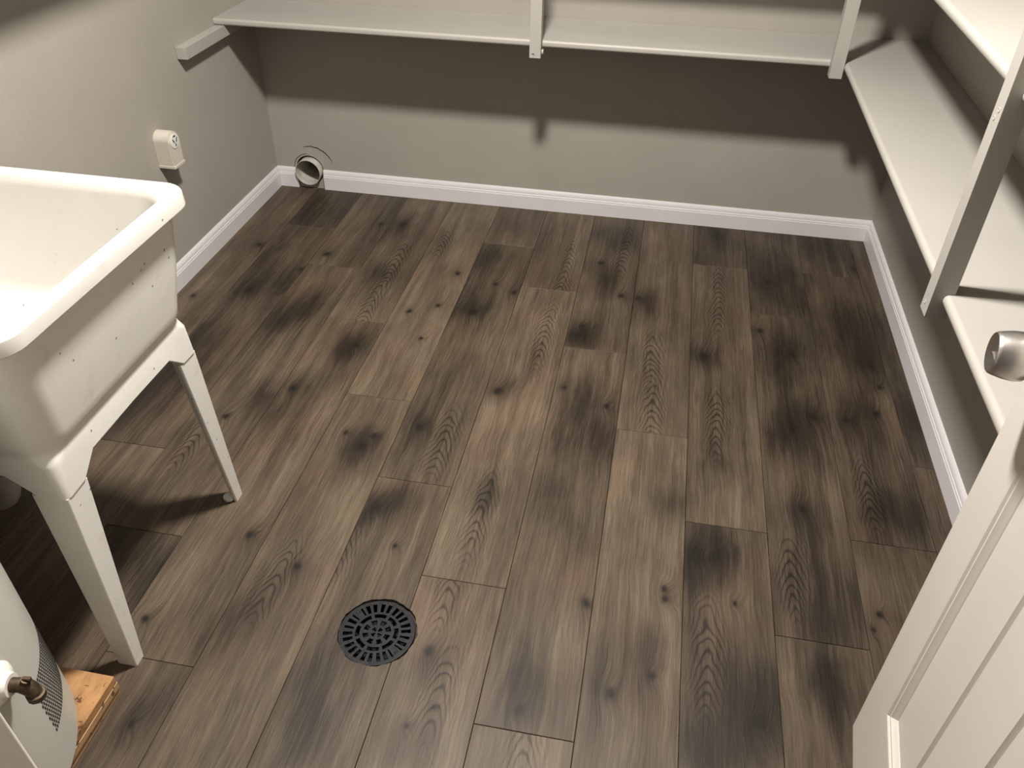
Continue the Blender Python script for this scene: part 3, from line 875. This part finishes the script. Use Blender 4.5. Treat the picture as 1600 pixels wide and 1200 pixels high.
# ------------------------------------------------------------------ dryer outlet on the left wall
out = empty('dryer_outlet', (XL, -0.753, 0.404))
tag(out, 'small box-shaped dryer power outlet on the left wall above the tub', 'power outlet')
D = 0.055
bm = nb()
hw = 0.030
pts = [(-hw, 0.0), (hw, 0.0)]
for k in range(13):
    t = PI * k / 12
    pts.append((hw * math.cos(t), 0.084 + hw * math.sin(t) * 0.95))
prism(bm, pts, lambda p: Vector((0.0008, p[0], p[1])), lambda p: Vector((D, p[0], p[1])))
bmesh.ops.bevel(bm, geom=[e for e in bm.edges if abs(e.verts[0].co.x - D) < 1e-5 and abs(e.verts[1].co.x - D) < 1e-5], offset=0.004, segments=2, affect='EDGES')
body = obj('outlet_box', bm, M_outlet, out, smooth=30)
bm = nb(); box(bm, 0.0, D + 0.0015, -hw - 0.0012, hw + 0.0012, 0.0, 0.009, 0.001, 1); obj('bottom_lip', bm, M_outlet, out)
bm = nb(); lathe(bm, [(0.0235, D - 0.001), (0.0235, D + 0.0015), (0.0215, D + 0.0025), (0.0, D + 0.0025)], 28, 'X', (0, 0, 0.082)); sock = obj('socket_face', bm, M_socket, out, smooth=30)
for (y, z, rz, h) in ((-0.009, 0.084, 0.5, 0.007), (0.009, 0.084, -0.5, 0.007), (0.0, 0.070, 0.0, 0.004), (0.0, 0.097, 1.57, 0.006)):
    bm = nb(); box(bm, -0.0006, 0.0006, -0.0020, 0.0020, -h, h)
    bm.transform(Matrix.Translation((D + 0.0025, y, z)) @ Matrix.Rotation(rz, 4, 'X'))
    obj('socket_slot', bm, M_black, sock)

# ------------------------------------------------------------------ dryer vent duct
vent = empty('dryer_vent_duct', (DUCT[0], YB, DUCT[1]))
tag(vent, 'round open metal dryer vent duct cut through the baseboard', 'vent duct')
bm = nb()
R1 = DUCT[2]
lathe(bm, [(R1 - 0.0015, 0.26), (R1 - 0.0015, -0.030), (R1, -0.0302), (R1, 0.26)], 56, 'Y', cap=False)
obj('duct_pipe', bm, M_duct, vent, smooth=40)
bm = nb(); lathe(bm, [(R1 - 0.002, 0.255), (R1 - 0.002, 0.26)], 40, 'Y'); obj('duct_end', bm, M_black, vent)

# ------------------------------------------------------------------ floor drain
drain = empty('floor_drain', (DR[0], DR[1], 0))
tag(drain, 'round black slotted floor drain grate set into the planks', 'floor drain')
GR = 0.0800
GZ0, GZ1 = -0.0065, -0.0015
bm = nb()
# polar solid/void map
NA_ = 192
radii = [0.0, 0.0035, 0.0130, 0.0185, 0.0300, 0.0365, 0.0455, 0.0510, 0.0715, 0.0800]
rot0 = math.radians(6)
def solid(ri, t):
    rm = (radii[ri] + radii[ri + 1]) / 2
    d = (math.degrees(t - rot0)) % 360
    if ri == 1:                                  # four inner openings
        u = d % 90; return not (22 < u < 68)
    if ri == 3:                                  # eight round-ish openings
        u = d % 45; return not (9 < u < 36)
    if ri == 5:                                  # eight arcs
        u = (d + 22.5) % 45; return not (5 < u < 40)
    if ri == 7:                                  # outer radial slots
        if abs(((d - 138 + 180) % 360) - 180) < 7 or abs(((d + 42 + 180) % 360) - 180) < 7: return True
        u = d % 13.846; return not (3.2 < u < 10.6)
    return True
gv = {}
def gvert(ri, k, top):
    key = (ri, k % NA_ if ri > 0 else 0, top)
    if key not in gv:
        t = 2 * PI * key[1] / NA_
        gv[key] = bm.verts.new((radii[ri] * math.cos(t), radii[ri] * math.sin(t), GZ1 if top else GZ0))
    return gv[key]
cell = {}
for ri in range(len(radii) - 1):
    for k in range(NA_):
        cell[(ri, k)] = solid(ri, 2 * PI * (k + 0.5) / NA_)
for (ri, k), s in cell.items():
    if not s: continue
    k2 = (k + 1) % NA_
    if ri == 0:
        bm.faces.new((gvert(0, 0, 1), gvert(1, k, 1), gvert(1, k2, 1)))
    else:
        bm.faces.new((gvert(ri, k, 1), gvert(ri + 1, k, 1), gvert(ri + 1, k2, 1), gvert(ri, k2, 1)))
    if ri == len(radii) - 2 or not cell[(ri + 1, k)]:
        bm.faces.new((gvert(ri + 1, k, 1), gvert(ri + 1, k, 0), gvert(ri + 1, k2, 0), gvert(ri + 1, k2, 1)))
    if ri > 0 and not cell[(ri - 1, k)]:
        bm.faces.new((gvert(ri, k, 1), gvert(ri, k2, 1), gvert(ri, k2, 0), gvert(ri, k, 0)))
    if ri > 0 and not cell[(ri, (k - 1) % NA_)]:
        bm.faces.new((gvert(ri, k, 1), gvert(ri, k, 0), gvert(ri + 1, k, 0), gvert(ri + 1, k, 1)))
    if ri > 0 and not cell[(ri, k2)]:
        bm.faces.new((gvert(ri, k2, 1), gvert(ri + 1, k2, 1), gvert(ri + 1, k2, 0), gvert(ri, k2, 0)))
grate = obj('grate', bm, M_iron, drain)
bm = nb(); lathe(bm, [(GR + 0.002, -0.0070), (GR + 0.002, -0.0082), (0.0735, -0.0082), (0.070, -0.045), (0.030, -0.058), (0.0, -0.058)], 48, cap=False); obj('drain_bowl', bm, M_black, drain)
for dd in (138, -42):
    t = math.radians(dd) + rot0
    bm = nb(); lathe(bm, [(0.0050, GZ1 - 0.001), (0.0050, GZ1 + 0.0009), (0.0038, GZ1 + 0.0013), (0.0022, GZ1 + 0.0004), (0.0, GZ1 + 0.0004)], 16, 'Z', (0.0665 * math.cos(t), 0.0665 * math.sin(t), 0))
    obj('grate_screw', bm, M_iron, grate, smooth=30)

# ------------------------------------------------------------------ ceiling light
n_ = NT('lit_diffuser')
em = n_.node('ShaderNodeEmission')
em.inputs[0].default_value = (*BULB_COLOR, 1)
em.inputs[1].default_value = BULB_STRENGTH
n_.t.links.new(em.outputs[0], n_.t.nodes['Material Output'].inputs['Surface'])
lamp = empty('ceiling_light', LIGHT_POS)
tag(lamp, 'flush round ceiling lamp with a glowing diffuser', 'ceiling light')
bm = nb(); lathe(bm, [(0.108, 0.003), (0.108, 0.0), (0.090, -0.004), (0.055, -0.007), (0.0, -0.008)], 40, cap=False); obj('lamp_diffuser', bm, n_.mat, lamp, smooth=60)
bm = nb(); lathe(bm, [(0.1085, 0.0), (0.114, -0.002), (0.126, 0.006), (0.128, CEIL - LIGHT_POS[2] - 0.0005), (0.1085, CEIL - LIGHT_POS[2] - 0.0005), (0.1085, 0.0)], 48, cap=False); obj('lamp_ring', bm, M_ceil, lamp, smooth=35)
